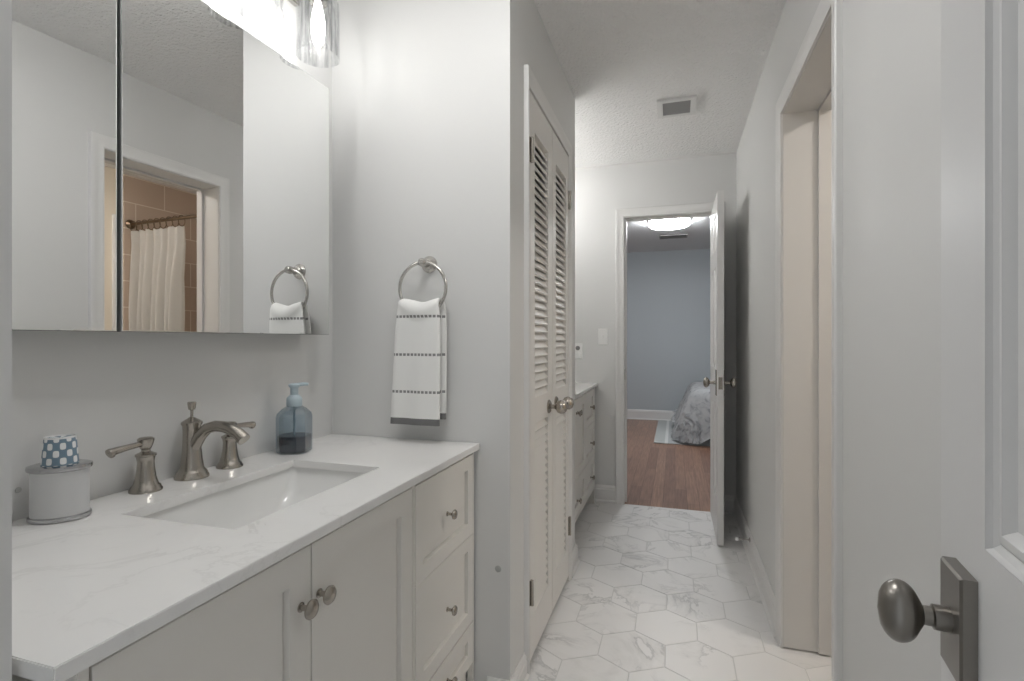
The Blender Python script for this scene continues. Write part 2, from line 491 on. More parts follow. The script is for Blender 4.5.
def six_panel_door(root, w, h, t, z0, panels_x, panels_z, mat):
    """leaf along local +x from the hinge, thickness 0..t in local y"""
    xs = sorted({0, w, *[v for p in panels_x for v in p]}); zs = sorted({z0, z0 + h, *[v for p in panels_z for v in p]})
    holes = {(xs.index(px[0]), zs.index(pz[0])) for px in panels_x for pz in panels_z}
    ax = lambda a, b, d: (a, d, b)
    mk('leaf', grid_solid(ax, xs, zs, 0, t, holes, .0008), mat, root, local=True, smooth=30)
    for px in panels_x:
        for pz in panels_z:
            bm = bmesh.new()
            ring = lambda i, d: [(px[0] + i, d, pz[0] + i), (px[1] - i, d, pz[0] + i), (px[1] - i, d, pz[1] - i), (px[0] + i, d, pz[1] - i)]
            f = panel_prof(0, -1); b = panel_prof(t, 1)
            loft(bm, [ring(i, d) for i, d in f[::-1]] + [ring(i, d) for i, d in b])
            mk('panel', bm, mat, root, local=True, smooth=25)


# near door: hinge beside the camera, leaf swings away along the right wall
ND = atan2(.991, .132)
hinge = Vector((.1635, -.0705, 0))
d1 = thing('door_1', hinge, 'white paneled door standing open by the camera, dark nickel egg knob', 'door', rz=ND, kind='structure')
six_panel_door(d1, .71, 2.0435, .035, -.0015, [(.11, .315), (.395, .5975)], [(.22, .80), (1.009, 1.62), (1.72, 1.94)], doorm)
# local frame: face towards the room is local +y side of thickness 0..t -> flip so that the visible face is at local y=t
nl = Vector((-.991, .132, 0)); dl = Vector((.132, .991, 0))
for o in d1.children:
    o.location = (0, -.035, 0)          # visible face on the hinge line
MWsave = MW[d1]
egg_knob(d1, hinge + dl * .640 + nl * .000 + Vector((0, 0, .928)), nl, bronze, plate=(.054, .095, .012), r=.0262, off=-.012)
mk('latch_plate', B((.7095, -.029, .90), (.7108, -.006, .955)), bronze, d1, local=True)

# bedroom door, open 90 degrees into the hall
d2 = thing('door_2', (.268, YF - .015, 0), 'white paneled door open against the bedroom doorway, knobs both sides', 'door', rz=-pi / 2, kind='structure')
six_panel_door(d2, .63, 2.0435, .035, -.0035, [(.10, .275), (.355, .53)], [(.22, .80), (1.009, 1.62), (1.72, 1.94)], trimm)
for o in d2.children: o.location = (0, -.035, 0)
yk = YF - .015 - .572
egg_knob(d2, (.233, yk, .93), (-1, 0, 0), nickel, plate=(.05, .15, .006), r=.028)
egg_knob(d2, (.268, yk, .93), (1, 0, 0), nickel, plate=(.05, .15, .006), r=.028)
mk('latch_plate', B((.239, YF - .015 - .6312, .895), (.262, YF - .015 - .6295, .965)), nickel, d2)


# ---------------------------------------------------------------- louvered closet doors
def louver_door(name, y0, y1, knob_y, hinge_y, label):
    r = thing(name, (XC, (y0 + y1) / 2, 0), label, 'door', kind='structure')
    z0, z1 = .0185, 2.08; x0, x1 = XC - .022, XC + .010
    st = .068
    zs = [z0, .165, .865, .965, 1.955, z1]; ys = [y0, y0 + st, y1 - st, y1]
    mk('leaf', grid_solid(AX_X(), ys, zs, x0, x1, {(1, 1), (1, 3)}, .001), louvm, r, smooth=30)
    for a, b in ((zs[1], zs[2]), (zs[3], zs[4])):
        bm = bmesh.new(); n = round((b - a) / .0312)
        p = (b - a) / n
        for k in range(n):
            z = a + p * (k + .5)
            # slat leans out and down
            dz, dx, t = .0178, .0120, .0058
            xm = (x0 + x1) / 2 - .001
            rg = [[(xm + sx * dx + ox, y, z - sx * dz + oz) for sx, ox, oz in ((-1, -t / 2, -t / 2), (1, -t / 2, -t / 2), (1, t / 2, t / 2), (-1, t / 2, t / 2))] for y in (ys[1] - .001, ys[2] + .001)]
            loft(bm, rg)
        mk('louver_slats', bm, louvm, r, smooth=0)
    # knob with round rose
    c = (x1, knob_y, .905)
    mk('rose', L([(.028, 0), (.028, .004), (.022, .009), (.012, .011)], c, (1, 0, 0), 24), nickel, r)
    mk('knob', L([(.0095, .009), (.009, .026), (.013, .032), (.024, .040), (.0285, .052), (.027, .064), (.020, .074), (.008, .079), (.001, .080)], c, (1, 0, 0), 28), nickel, r, smooth=60)
    for z in (.265, 1.868):
        s = 1 if hinge_y > (y0 + y1) / 2 else -1
        bm = B((x1 - .002, hinge_y - .011, z - .045), (x1 + .0025, hinge_y + .011, z + .045), .001)
        h = mk('hinge', bm, nickel, r)
        mk('hinge_pin', L([(.005, -.046), (.006, -.045), (.006, .045), (.005, .046)], (x1 + .007, hinge_y, z), (0, 0, 1), 12), nickel, h)
    return r


louver_door('door_3', CY0 + .008, 2.166, 2.10, CY0 + .011, 'white louvered closet door hinged beside the towel wall')
louver_door('door_4', 2.172, CY1 - .006, 2.236, CY1 - .008, 'white louvered closet door hinged toward the far vanity')


# ---------------------------------------------------------------- vanities
def knob_small(parent, c, mat=nickel, s=1.0):
    return mk('knob', L([(.0085 * s, 0), (.0085 * s, .002), (.0052 * s, .004), (.005 * s, .014), (.0085 * s, .017), (.0165 * s, .021), (.0172 * s, .0245), (.014 * s, .028), (.006 * s, .030), (.001, .0303)], c, (1, 0, 0), 24), mat, parent, smooth=50)


def shaker(parent, name, y0, y1, z0, z1, xf, mat, st=.055, deep=.010, th=.019):
    bm = rect_loft(AX_X(), y0, y1, z0, z1, [(0, xf - .0008), (.0008, xf), (st, xf), (st + .0008, xf - deep - .004), (st + .0036, xf - deep - .004), (st + .0052, xf - deep)], xf - th)
    return mk(name, bm, mat, parent, smooth=20)


XF = -.632           # vanity front plane
v1 = thing('vanity_cabinet', (-.91, 1.0, 0), 'wide off-white shaker vanity cabinet under the sink counter', 'cabinet')
VY0, VY1 = .405, 1.601
for ya, yb in ((VY0, VY0 + .018), (VY1 - .020, VY1 - .002)):
    mk('side_panel', B((XL + .012, ya, .10), (XF - .0195, yb, .8195)), cabm, v1)
mk('bottom_panel', B((XL + .012, VY0 + .019, .10), (XF - .021, VY1 - .021, .118)), cabm, v1)
mk('back_panel', B((XL + .004, VY0 + .019, .10), (XL + .011, VY1 - .021, .60)), cabm, v1)
fy = [VY0, .4215, .7935, .7965, 1.176, 1.192, 1.592, VY1 - .002]
mk('face_frame', grid_solid(AX_X(), [VY0, VY0 + .0155, .775, .813, 1.17, 1.196, VY1 - .014, VY1 - .002], [.10, .135, .79, .8195], XF - .0192, XF - .0005 - .0188, {(1, 1), (3, 1), (5, 1)}), cabm, v1)
mk('end_stile', B((XF - .019, VY0, .01), (XF, VY0 + .0135, .8195), .001), cabm, v1)
mk('end_stile', B((XF - .019, VY1 - .013, .01), (XF, VY1 - .002, .8195), .001), cabm, v1)
mk('middle_stile', B((XF - .019, 1.1795, .10), (XF, 1.1905, .8195), .001), cabm, v1)
for yy in (VY0 + .005, VY1 - .052):
    for xx in (XL + .02, XF - .07):
        mk('leg', B((xx, yy, FZ), (xx + .045, yy + .045, .0995), .003), cabm, v1)
a = shaker(v1, 'door', .4215, .7935, .125, .808, XF, cabm); knob_small(a, (XF, .766, .707))
a = shaker(v1, 'door', .7965, 1.1765, .125, .808, XF, cabm); knob_small(a, (XF, .816, .709))
for z0, z1, zk in ((.5475, .806, .675), (.262, .5463, .397), (.125, .258, .19)):
    a = shaker(v1, 'drawer', 1.194, 1.588, z0, z1, XF, cabm, st=.042); knob_small(a, (XF, 1.386, zk), s=.82)

CTX = -.614
ct = mk('countertop', grid_solid(AX_Z(), [XL + .0005, -1.033, -.753, CTX], [.372, .741, 1.221, YT - .0015], .82, .84, {(1, 1)}, .0012), quartzm,
        label='white quartz vanity countertop with a rectangular sink cutout', cat='countertop', smooth=30)


def sink():
    bm = bmesh.new()
    cx, cy = -.893, .981
    R = [(cx, cy, .160, .262, .02, .8195), (cx, cy, .148, .247, .014, .8195), (cx, cy, .146, .245, .016, .812), (cx, cy, .139, .232, .03, .76), (cx, cy - .022, .131, .192, .035, .715), (cx, cy - .055, .118, .125, .04, .697), (cx, cy - .05, .05, .06, .03, .692), (cx, cy - .05, .022, .022, .0215, .690)]
    O = [(cx, cy - .05, .03, .03, .029, .680), (cx, cy - .03, .13, .175, .05, .684), (cx, cy, .15, .24, .04, .75), (cx, cy, .160, .262, .02, .805)]
    loft(bm, [rrect(*r) for r in R + O] + [rrect(*R[0])], (False, False))
    bmesh.ops.remove_doubles(bm, verts=bm.verts, dist=1e-6)
    return bm


sk = thing('sink', (-.893, .981, .69), 'white rectangular undermount sink set in the quartz counter', 'sink')
mk('basin', sink(), porc, sk, smooth=50)
mk('drain', L([(.021, .684), (.021, .6915), (.017, .693), (.012, .692), (.001, .691)], (-.893, .931, 0), seg=24), nickel, sk)

# far vanity
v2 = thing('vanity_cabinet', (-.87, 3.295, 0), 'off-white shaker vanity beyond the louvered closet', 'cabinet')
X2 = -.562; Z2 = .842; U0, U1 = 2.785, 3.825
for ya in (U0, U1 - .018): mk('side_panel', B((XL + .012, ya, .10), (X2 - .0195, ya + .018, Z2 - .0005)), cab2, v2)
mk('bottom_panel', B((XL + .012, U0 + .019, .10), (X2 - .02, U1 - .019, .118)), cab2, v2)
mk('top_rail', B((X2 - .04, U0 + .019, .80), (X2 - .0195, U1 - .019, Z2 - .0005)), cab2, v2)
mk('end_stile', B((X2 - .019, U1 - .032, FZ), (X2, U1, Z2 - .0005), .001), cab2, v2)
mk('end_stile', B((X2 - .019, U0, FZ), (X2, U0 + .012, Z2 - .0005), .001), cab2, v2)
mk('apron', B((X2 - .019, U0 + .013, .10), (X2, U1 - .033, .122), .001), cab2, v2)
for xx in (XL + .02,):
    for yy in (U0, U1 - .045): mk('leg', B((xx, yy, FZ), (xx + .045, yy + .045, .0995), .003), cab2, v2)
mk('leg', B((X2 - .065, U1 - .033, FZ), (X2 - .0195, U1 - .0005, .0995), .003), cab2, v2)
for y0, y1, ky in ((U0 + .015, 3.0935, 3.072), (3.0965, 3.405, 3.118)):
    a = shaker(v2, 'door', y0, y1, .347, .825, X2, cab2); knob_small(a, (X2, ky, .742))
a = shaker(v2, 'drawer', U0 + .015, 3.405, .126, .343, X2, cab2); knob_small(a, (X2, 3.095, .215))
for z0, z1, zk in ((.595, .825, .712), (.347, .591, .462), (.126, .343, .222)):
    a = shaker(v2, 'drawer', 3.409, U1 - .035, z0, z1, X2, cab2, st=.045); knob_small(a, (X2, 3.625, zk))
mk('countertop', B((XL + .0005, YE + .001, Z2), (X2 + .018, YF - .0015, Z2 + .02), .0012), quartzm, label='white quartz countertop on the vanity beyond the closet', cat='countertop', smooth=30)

# ---------------------------------------------------------------- faucet set
CT = .84


def lever(y, s, label):
    r = thing('faucet_valve', (-1.14, y, CT), label, 'faucet handle', 'faucet handles beside the spout')
    c = (-1.14, y, CT)
    mk('base', L([(.0325, 0), (.0325, .004), (.030, .007), (.0285, .012), (.025, .015), (.0205, .030), (.0175, .050), (.0165, .066), (.0185, .077), (.0205, .079), (.0205, .083), (.014, .086), (.009, .089), (.0085, .094)], c, seg=28), nickel, r)
    mk('hub', L([(.0085, .093), (.011, .096), (.0145, .106), (.0165, .114), (.0165, .117), (.013, .120), (.001, .121)], c, seg=24), nickel, r)
    z = CT + .108
    mk('lever', tube(bmesh.new(), [(-1.14, y + s * q, z - .0015 * k) for k, q in enumerate((.008, .025, .045, .062, .072, .075, .080, .082))], [.0068, .0062, .0068, .0078, .0084, .0105, .0105, .006], 16), nickel, r)
    return r


lever(.873, -1, 'brushed nickel faucet handle nearest the paper cup')
lever(1.105, 1, 'brushed nickel faucet handle nearest the soap bottle')


def spout():
    y0 = .992; x0 = -1.142
    r = thing('faucet_spout', (x0, y0, CT), 'brushed nickel arched faucet spout with lift rod behind the sink', 'faucet')
    mk('base', L([(.038, 0), (.038, .005), (.0355, .008), (.034, .014), (.030, .019), (.0265, .024), (.0265, .0265)], (x0, y0, CT), seg=32), nickel, r)
    prof = [(.0262, .026), (.0235, .045), (.0212, .07), (.0200, .095), (.0198, .115), (.0210, .128), (.0235, .1325), (.0235, .137), (.0165, .142), (.010, .146), (.006, .149)]
    mk('body', L(prof, (x0, y0, CT), seg=28), nickel, r)
    pts = []; rad = []
    P = [(.0, .062), (.012, .085), (.028, .106), (.05, .124), (.075, .1305), (.10, .130), (.125, .1245), (.147, .114), (.162, .102)]
    for i, (dx, dz) in enumerate(P):
        pts.append((x0 + dx, y0, CT + dz)); rad.append([.016, .0155, .0145, .0135, .0135, .0135, .014, .0145, .0155][i])
    mk('spout', tube(bmesh.new(), pts, rad, 18), nickel, r, smooth=50)
    mk('lift_rod', L([(.0036, .148), (.0036, .166), (.007, .1675), (.0085, .172), (.0100, .1835), (.0100, .1855), (.0085, .187), (.001, .187)], (x0, y0, CT), seg=20), nickel, r)


spout()

# ---------------------------------------------------------------- soap bottle
def soap():
    c = Vector((-1.104, 1.310, CT))
    r = thing('soap_bottle', c, 'blue glass soap pump bottle half full of dark soap by the mirror wall', 'soap dispenser', rz=radians(17))

    def octo(h, ch, z): return [(h, -h + ch, z), (h, h - ch, z), (h - ch, h, z), (-h + ch, h, z), (-h, h - ch, z), (-h, -h + ch, z), (-h + ch, -h, z), (h - ch, -h, z)]
    R = [(.040, .017, 0), (.044, .018, .004), (.0445, .018, .010), (.0445, .018, .108), (.042, .018, .119), (.030, .015, .133), (.022, .012, .138), (.0195, .0112, .142), (.0195, .0112, .150)]
    bm = bmesh.new(); loft(bm, [octo(*q) for q in R], (True, True)); g = mk('bottle', bm, bluegl, r, local=True, smooth=25)
    Q = [(.037, .016, .004), (.0415, .0175, .008), (.0415, .0175, .052)]
    bm = bmesh.new(); loft(bm, [octo(*q) for q in Q]); mk('liquid', bm, M('dark_soap', (.028, .04, .062), .15), r, local=True, smooth=25)
    mk('collar', L([(.0215, .139), (.0225, .142), (.0225, .160), (.021, .166), (.014, .172), (.0125, .174)], (0, 0, 0), seg=28), cream, r, local=True)
    mk('pump_neck', L([(.0115, .173), (.0115, .196)], (0, 0, 0), seg=20), cream, r, local=True)
    bm = L([(.0125, .195), (.0165, .199), (.017, .204), (.012, .208), (.001, .2085)], (0, 0, 0), seg=24)
    mk('pump_head', bm, cream, r, local=True)
    a = radians(20)
    mk('nozzle', tube(bmesh.new(), [(q * cos(a), q * sin(a), .2035 + dz) for q, dz in ((.008, 0), (.03, .0022), (.040, .001))], [.0062, .0052, .0045], 12), cream, r, local=True)
    mk('dip_tube', L([(.0025, .0525), (.0025, .14)], (0, 0, 0), seg=10), cream, r, local=True)


soap()

# ---------------------------------------------------------------- cup dispenser
def cups():
    c = Vector((-1.120, .689, CT)); rz = radians(40)
    r = thing('cup_dispenser', c, 'oval frosted cup dispenser with silver rims on the counter', 'cup holder', rz=rz)
    ov = dict(seg=40, sx=.0455, sy=.035)
    u = 1.0
    A = lambda prof: lathe(bmesh.new(), prof, (0, 0, 0), (0, 0, 1), **ov)
    fr = M('frosted_plastic', (.60, .605, .61), .45); fr.node_tree.nodes['Principled BSDF'].inputs['Subsurface Weight'].default_value = .0
    mk('base_rim', A([(1.0, 0), (1.06, .002), (1.07, .005), (1.06, .0085), (1.0, .010)]), chrome, r, local=True)
    mk('body', A([(.985, .0095), (.985, .0935)]), fr, r, local=True)
    mk('top_rim', A([(1.0, .093), (1.09, .095), (1.11, .099), (1.09, .103), (.92, .105), (.75, .1045)]), chrome, r, local=True)
    m = M('paper_cup_print', (.75, .76, .76), .5); t = m.node_tree; b = t.nodes['Principled BSDF']
    tc = N(m, 'ShaderNodeTexCoord'); sp = N(m, 'ShaderNodeSeparateXYZ'); lk(t, tc.outputs['Object'], sp.inputs[0])
    at = N(m, 'ShaderNodeMath'); at.operation = 'ARCTAN2'; lk(t, sp.outputs[1], at.inputs[0]); lk(t, sp.outputs[0], at.inputs[1])
    cb = N(m, 'ShaderNodeCombineXYZ'); m1 = N(m, 'ShaderNodeMath'); m1.operation = 'MULTIPLY'; m1.inputs[1].default_value = 8 / (2 * pi) * 2; lk(t, at.outputs[0], m1.inputs[0])
    m2 = N(m, 'ShaderNodeMath'); m2.operation = 'MULTIPLY'; m2.inputs[1].default_value = 2 / .0275; lk(t, sp.outputs[2], m2.inputs[0])

    def trig(op, src):
        k = N(m, 'ShaderNodeMath'); k.operation = 'MULTIPLY'; k.inputs[1].default_value = pi; lk(t, src, k.inputs[0])
        q = N(m, 'ShaderNodeMath'); q.operation = op; lk(t, k.outputs[0], q.inputs[0]); return q.outputs[0]
    # ovals on a diagonal lattice: cos(a)*... + cos(b)
    c1 = trig('COSINE', m1.outputs[0]); c2 = trig('COSINE', m2.outputs[0])
    pr = N(m, 'ShaderNodeMath'); pr.operation = 'MULTIPLY'; lk(t, c1, pr.inputs[0]); lk(t, c2, pr.inputs[1])
    rp = ramp(m, [(.0, (.16, .24, .31)), (.07, (.16, .24, .31)), (.10, (.05, .08, .11)), (.15, (.55, .58, .60)), (.19, (.80, .81, .81))])
    lk(t, pr.outputs[0], rp.inputs[0])
    # white band at the upper edge
    gt = N(m, 'ShaderNodeMath'); gt.operation = 'GREATER_THAN'; gt.inputs[1].default_value = .0545; lk(t, sp.outputs[2], gt.inputs[0])
    mx = N(m, 'ShaderNodeMixRGB'); mx.inputs[2].default_value = (.8, .8, .8, 1); lk(t, gt.outputs[0], mx.inputs[0]); lk(t, rp.outputs[0], mx.inputs[1]); lk(t, mx.outputs[0], b.inputs['Base Color'])
    k = thing('paper_cup', c + Vector((-.001, .001, .099)), 'upturned paper cup with blue and white oval print in the dispenser', 'paper cup')
    mk('cup', L([(.0280, 0), (.0288, .002), (.0284, .004), (.0240, .0565), (.0240, .0575), (.0226, .0575), (.0222, .054), (.001, .054)], (0, 0, 0), seg=40), m, k, local=True)
    mk('rolled_rim', L([(.0278, .0005), (.030, .0005), (.0308, .0022), (.030, .004), (.0278, .004)], (0, 0, 0), seg=40), M('cup_white', (.8, .8, .79), .5), k, local=True)


cups()

# ---------------------------------------------------------------- mirror cabinet
def mirror_cab():
    z0, z1 = 1.197, 2.003; xm = -1.077; y1 = 1.442; ys = .786; y0 = .372
    r = thing('mirror_cabinet', (XL, (y0 + y1) / 2, z0), 'wide mirrored medicine cabinet on the wall above the sink', 'mirror cabinet')
    mk('body', B((XL + .0005, y0, z0 + .001), (xm - .062, y1 - .002, z1 - .001)), M('cabinet_body', (.30, .30, .30), .5), r)

    def door(ya, yb, phi, xe):          # the doors hang a touch out of true
        X = lambda y: xe - (yb - y) * math.tan(phi)
        t = .016
        def ring(i, d): return [(X(y) + d, y, z) for y, z in ((ya + i, z0 + i), (yb - i, z0 + i), (yb - i, z1 - i), (ya + i, z1 - i))]
        bm = bmesh.new(); loft(bm, [ring(0, -t), ring(0, -.0015), ring(.0012, -.0012), ring(.0016, -.0010)])
        d = mk('door', bm, mired, r, smooth=20)
        bm = bmesh.new(); loft(bm, [ring(.0012, -.0011), ring(.0012, -.0005), ring(.003, 0), ring(.0032, 0)])
        mk('mirror', bm, mirm, d, smooth=0)
    door(ys + .004, y1, .036, xm); door(y0, ys - .004, .058, xm - .023)


mirror_cab()

# ---------------------------------------------------------------- vanity light
def vanity_light(y0, xw, label, strength, n=4, z=2.052):
    r = thing('vanity_light', (xw, y0, z), label, 'wall light', 'vanity lights')
    sp = .242
    mk('backplate', B((xw + .0005, y0 - sp * (n - 1) / 2 - .06, z + .215), (xw + .022, y0 + sp * (n - 1) / 2 + .06, z + .265), .003), nickel2, r)
    em = bpy.data.materials.get('bulb_%d' % strength) or emis('bulb_%d' % strength, (1.0, .98, .95), strength)
    for k in range(n):
        y = y0 + (k - (n - 1) / 2) * sp; xc = xw + .137
        mk('arm', tube(bmesh.new(), [(xw + .02, y, z + .24), (xw + .09, y, z + .24), (xc - .02, y, z + .237), (xc, y, z + .222), (xc, y, z + .205)], .0075, 12), nickel2, r)
        s = mk('socket', L([(.012, .206), (.024, .204), (.027, .196), (.027, .165), (.020, .160)], (xc, y, z), seg=24), nickel2, r)
        g = [(.030, .200), (.044, .196), (.056, .186), (.0615, .170), (.063, .150), (.063, .008), (.0645, 0), (.0610, 0), (.0602, .008), (.0602, .150), (.0588, .169), (.054, .1835), (.043, .1925), (.030, .196)]
        bm = bmesh.new(); lathe(bm, g, (xc, y, z), seg=40, caps=(False, False))
        mk('glass_shade', bm, shadem, r, smooth=50)
        b = mk('bulb', L([(.012, .160), (.013, .150), (.017, .135), (.021, .105), (.0205, .075), (.016, .050), (.009, .036), (.002, .032)], (xc, y, z), seg=18), bulbm, r, smooth=60)
        mk('filament', L([(.001, .150), (.0055, .146), (.0055, .062), (.001, .058)], (xc, y, z), seg=8), em, b)
    return r


vanity_light(.988, XL, 'four-lamp vanity light with clear seeded glass shades above the mirror', BULB)
vanity_light(3.30, XL, 'four-lamp vanity light with glass shades in the niche past the closet', NICHE)

# ---------------------------------------------------------------- towel ring and towel
def towel():
    cx, zc, yr, R = -.797, 1.352, 1.553, .0845
    r = thing('towel_ring', (cx, YT, 1.434), 'brushed nickel towel ring on the wall past the sink', 'towel ring')
    z = zc + R
    mk('wall_plate', L([(.0285, .0005), (.0285, .005), (.025, .009), (.0215, .012), (.0195, .018), (.0135, .024)], (cx, YT, z), (0, -1, 0), 28), nickel2, r)
    mk('post', L([(.0125, .020), (.0115, .036), (.0135, .042), (.0145, .050), (.0135, .062), (.009, .067), (.001, .068)], (cx, YT, z), (0, -1, 0), 24), nickel2, r)
    pts = [(cx + R * cos(q), yr, zc + R * sin(q)) for q in [2 * pi * k / 72 for k in range(72)]]
    mk('ring', tube(bmesh.new(), pts, .0055, 12, closed=True), nickel2, r)
    # towel: folded cloth over the lower part of the ring
    m = M('white_terry', (.80, .80, .785), .95); bump(m, 420, .35, .002)
    t = m.node_tree; b = t.nodes['Principled BSDF']
    tc = N(m, 'ShaderNodeTexCoord'); sp = N(m, 'ShaderNodeSeparateXYZ'); lk(t, tc.outputs['Object'], sp.inputs[0])

    def near(src, v, w):
        a = N(m, 'ShaderNodeMath'); a.operation = 'SUBTRACT'; a.inputs[1].default_value = v; lk(t, src, a.inputs[0])
        q = N(m, 'ShaderNodeMath'); q.operation = 'ABSOLUTE'; lk(t, a.outputs[0], q.inputs[0])
        l = N(m, 'ShaderNodeMath'); l.operation = 'LESS_THAN'; l.inputs[1].default_value = w; lk(t, q.outputs[0], l.inputs[0]); return l.outputs[0]
    tot = None
    for zz in (1.257, 1.132, 1.010):
        k = near(sp.outputs[2], zz, .0042)
        if tot is None: tot = k
        else:
            mx = N(m, 'ShaderNodeMath'); mx.operation = 'MAXIMUM'; lk(t, tot, mx.inputs[0]); lk(t, k, mx.inputs[1]); tot = mx.outputs[0]
    fr = N(m, 'ShaderNodeMath'); fr.operation = 'PINGPONG'; fr.inputs[1].default_value = .0068; lk(t, sp.outputs[0], fr.inputs[0])
    ls = N(m, 'ShaderNodeMath'); ls.operation = 'GREATER_THAN'; ls.inputs[1].default_value = .0019; lk(t, fr.outputs[0], ls.inputs[0])
    ml = N(m, 'ShaderNodeMath'); ml.operation = 'MULTIPLY'; lk(t, tot, ml.inputs[0]); lk(t, ls.outputs[0], ml.inputs[1])
    mx = N(m, 'ShaderNodeMixRGB'); mx.inputs[1].default_value = (.80, .80, .785, 1); mx.inputs[2].default_value = (.24, .24, .24, 1)
    lk(t, ml.outputs[0], mx.inputs[0]); lk(t, mx.outputs[0], b.inputs['Base Color'])
    hem = bump(M('grey_hem', (.16, .16, .16), .9), 300, .3, .002)
    r2 = thing('hand_towel', (cx, yr, 1.0), 'white hand towel with grey dashed stripes hanging from the wall ring', 'towel')
    zb = zc - R              # ring bottom centre line
    T = .0075                # half the folded thickness of each layer

    def strip(zf, zbk, part, x0f, x1f, x0b, x1b):
        pass
    # path in (y,z): front bottom -> over the ring -> back bottom
    top = 1.312
    path = []
    nf = 34
    for k in range(nf): path.append((yr - .020, .902 + (1.257 - .902) * k / (nf - 1), 0))
    for k in range(1, 10):
        q = pi * k / 10; path.append((yr - .020 * cos(q), 1.257 + .0265 * sin(q), k / 10))
    for k in range(nf): path.append((yr + .020, 1.257 - (1.257 - .918) * k / (nf - 1), 1))
    nx = 22
    bm = bmesh.new()

    def pos(i, j, side):
        y, zz, w = path[j]
        s = i / (nx - 1)
        fz = min(1, max(0, (1.29 - zz) / .39))
        xl = -.882 - .022 * fz + .010 * w; xr_ = -.724 - .001 * fz + .004 * w
        nar = max(0, (zz - 1.17) / .113); xl += .014 * nar ** 1.3; xr_ -= .009 * nar ** 2
        x = xl + (xr_ - xl) * s
        wave = .0035 * sin(5.1 * s + .6) + .0025 * sin(11 * s + 2 + 3 * fz)
        hang = max(0, min(1, (zz - 1.12) / .13))
        sag = hang * (R - math.sqrt(max(1e-6, R * R - min(abs(x - cx), .08) ** 2)))
        wave *= 1 - .85 * max(0, min(1, (zz - 1.2) / .06))
        edge = math.sqrt(max(0, 1 - (2 * s - 1) ** 8))
        th = T * (.35 + .65 * edge)
        if side > 0: th += hang * .017 * (1 - abs(2 * s - 1) ** 2.2) * max(0, min(1, (zz - 1.245) / .03)) * (1 + .15 * sin(9 * s))
        # normal in the path plane
        y0, z0, _ = path[max(j - 1, 0)]; y1, z1, _ = path[min(j + 1, len(path) - 1)]
        n = Vector((0, -(z1 - z0), (y1 - y0))).normalized()
        return Vector((x, y + wave * (1 - abs(w - .5) * .6), zz + sag)) + n * th * side
    # closed shell
    nj = len(path)
    A = [[bm.verts.new(pos(i, j, 1)) for i in range(nx)] for j in range(nj)]
    Bv = [[bm.verts.new(pos(i, j, -.9)) for i in range(nx)] for j in range(nj)]

    def q(a, b_, c, d, j):
        f = bm.faces.new((a, b_, c, d)); f.material_index = 1 if (j < 2 or j > nj - 4) else 0
    for j in range(nj - 1):
        for i in range(nx - 1):
            q(A[j][i], A[j][i + 1], A[j + 1][i + 1], A[j + 1][i], j)
            q(Bv[j][i], Bv[j + 1][i], Bv[j + 1][i + 1], Bv[j][i + 1], j)
        for i in (0, nx - 1): q(A[j][i], A[j + 1][i], Bv[j + 1][i], Bv[j][i], j)
    for j in (0, nj - 1):
        for i in range(nx - 1): q(A[j][i], A[j][i + 1], Bv[j][i + 1], Bv[j][i], j)
    # shader uses object z in world height: keep the towel origin at z=0
    r2.location = (0, 0, 0); MW[r2] = Matrix.Identity(4)
    COL.objects.unlink(r2); bpy.data.objects.remove(r2)
    mk('hand_towel', bm, [m, hem], label='white hand towel with grey dashed stripes hanging from the wall ring', cat='towel', smooth=60)


towel()

# ---------------------------------------------------------------- plates, vents, stop
def plate(name, x, z, label, cat, dark=False):
    r = thing(name, (x, YF, z), label, cat)
    mk('plate', rect_loft(AX_Y(), x - .035, x + .035, z - .0585, z + .0585, [(0, YF - .003), (.003, YF - .006), (.004, YF - .006)], YF - .0005), platem, r, smooth=20)
    if not dark:
        mk('toggle', rect_loft(AX_Y(), x - .005, x + .005, z - .011, z + .013, [(0, YF - .0065), (.001, YF - .015), (.002, YF - .0165)], YF - .0055), platem, r)
    else:
        for dz in (.02, -.02):
            mk('socket', L([(.0165, 0), (.0165, .002), (.015, .0028)], (x, YF - .0055, z + dz), (0, -1, 0), 20), ventd if dz > 0 else platem, r)


plate('light_switch', -.507, 1.205, 'white toggle light switch beside the bedroom door casing', 'light switch')
plate('wall_outlet', -.693, 1.10, 'white outlet plate with a dark socket above the far counter', 'outlet', True)


def vent(name, x0, x1, y0, y1, z, label, n, fw, gm, fm=None):
    r = thing(name, ((x0 + x1) / 2, (y0 + y1) / 2, z), label, 'vent')
    mk('frame', grid_solid(AX_Z(), [x0, x0 + fw, x1 - fw, x1], [y0, y0 + fw, y1 - fw, y1], z - .014, z - .0005, {(1, 1)}, .002), fm or ventm, r)
    bm = bmesh.new()
    loft(bm, [[(x, y, zz) for x, y in ((x0 + fw, y0 + fw), (x1 - fw, y0 + fw), (x1 - fw, y1 - fw), (x0 + fw, y1 - fw))] for zz in (z - .002, z - .0006)])
    mk('duct', bm, darkm, r, smooth=0)
    bm = bmesh.new()
    for k in range(n):
        y = y0 + fw + (y1 - y0 - 2 * fw) * (k + .5) / n; h = (y1 - y0 - 2 * fw) / n * .42
        loft(bm, [[(x, y - h, z - .004), (x, y + h, z - .012), (x, y + h, z - .0105), (x, y - h, z - .0025)] for x in (x0 + fw, x1 - fw)])
    mk('grille', bm, gm, r, smooth=0)


vent('ceiling_vent', -.094, .110, 2.885, 3.105, CZ, 'square white ceiling vent with grey louvers in the hall', 9, .03, M('vent_grey', (.33, .33, .33), .5))
vent('ceiling_vent', -.19, .15, 6.80, 7.02, BZ, 'dark-slotted ceiling vent beyond the round bedroom light', 8, .012, ventd, M('vent_bronze', (.30, .30, .31), .5))

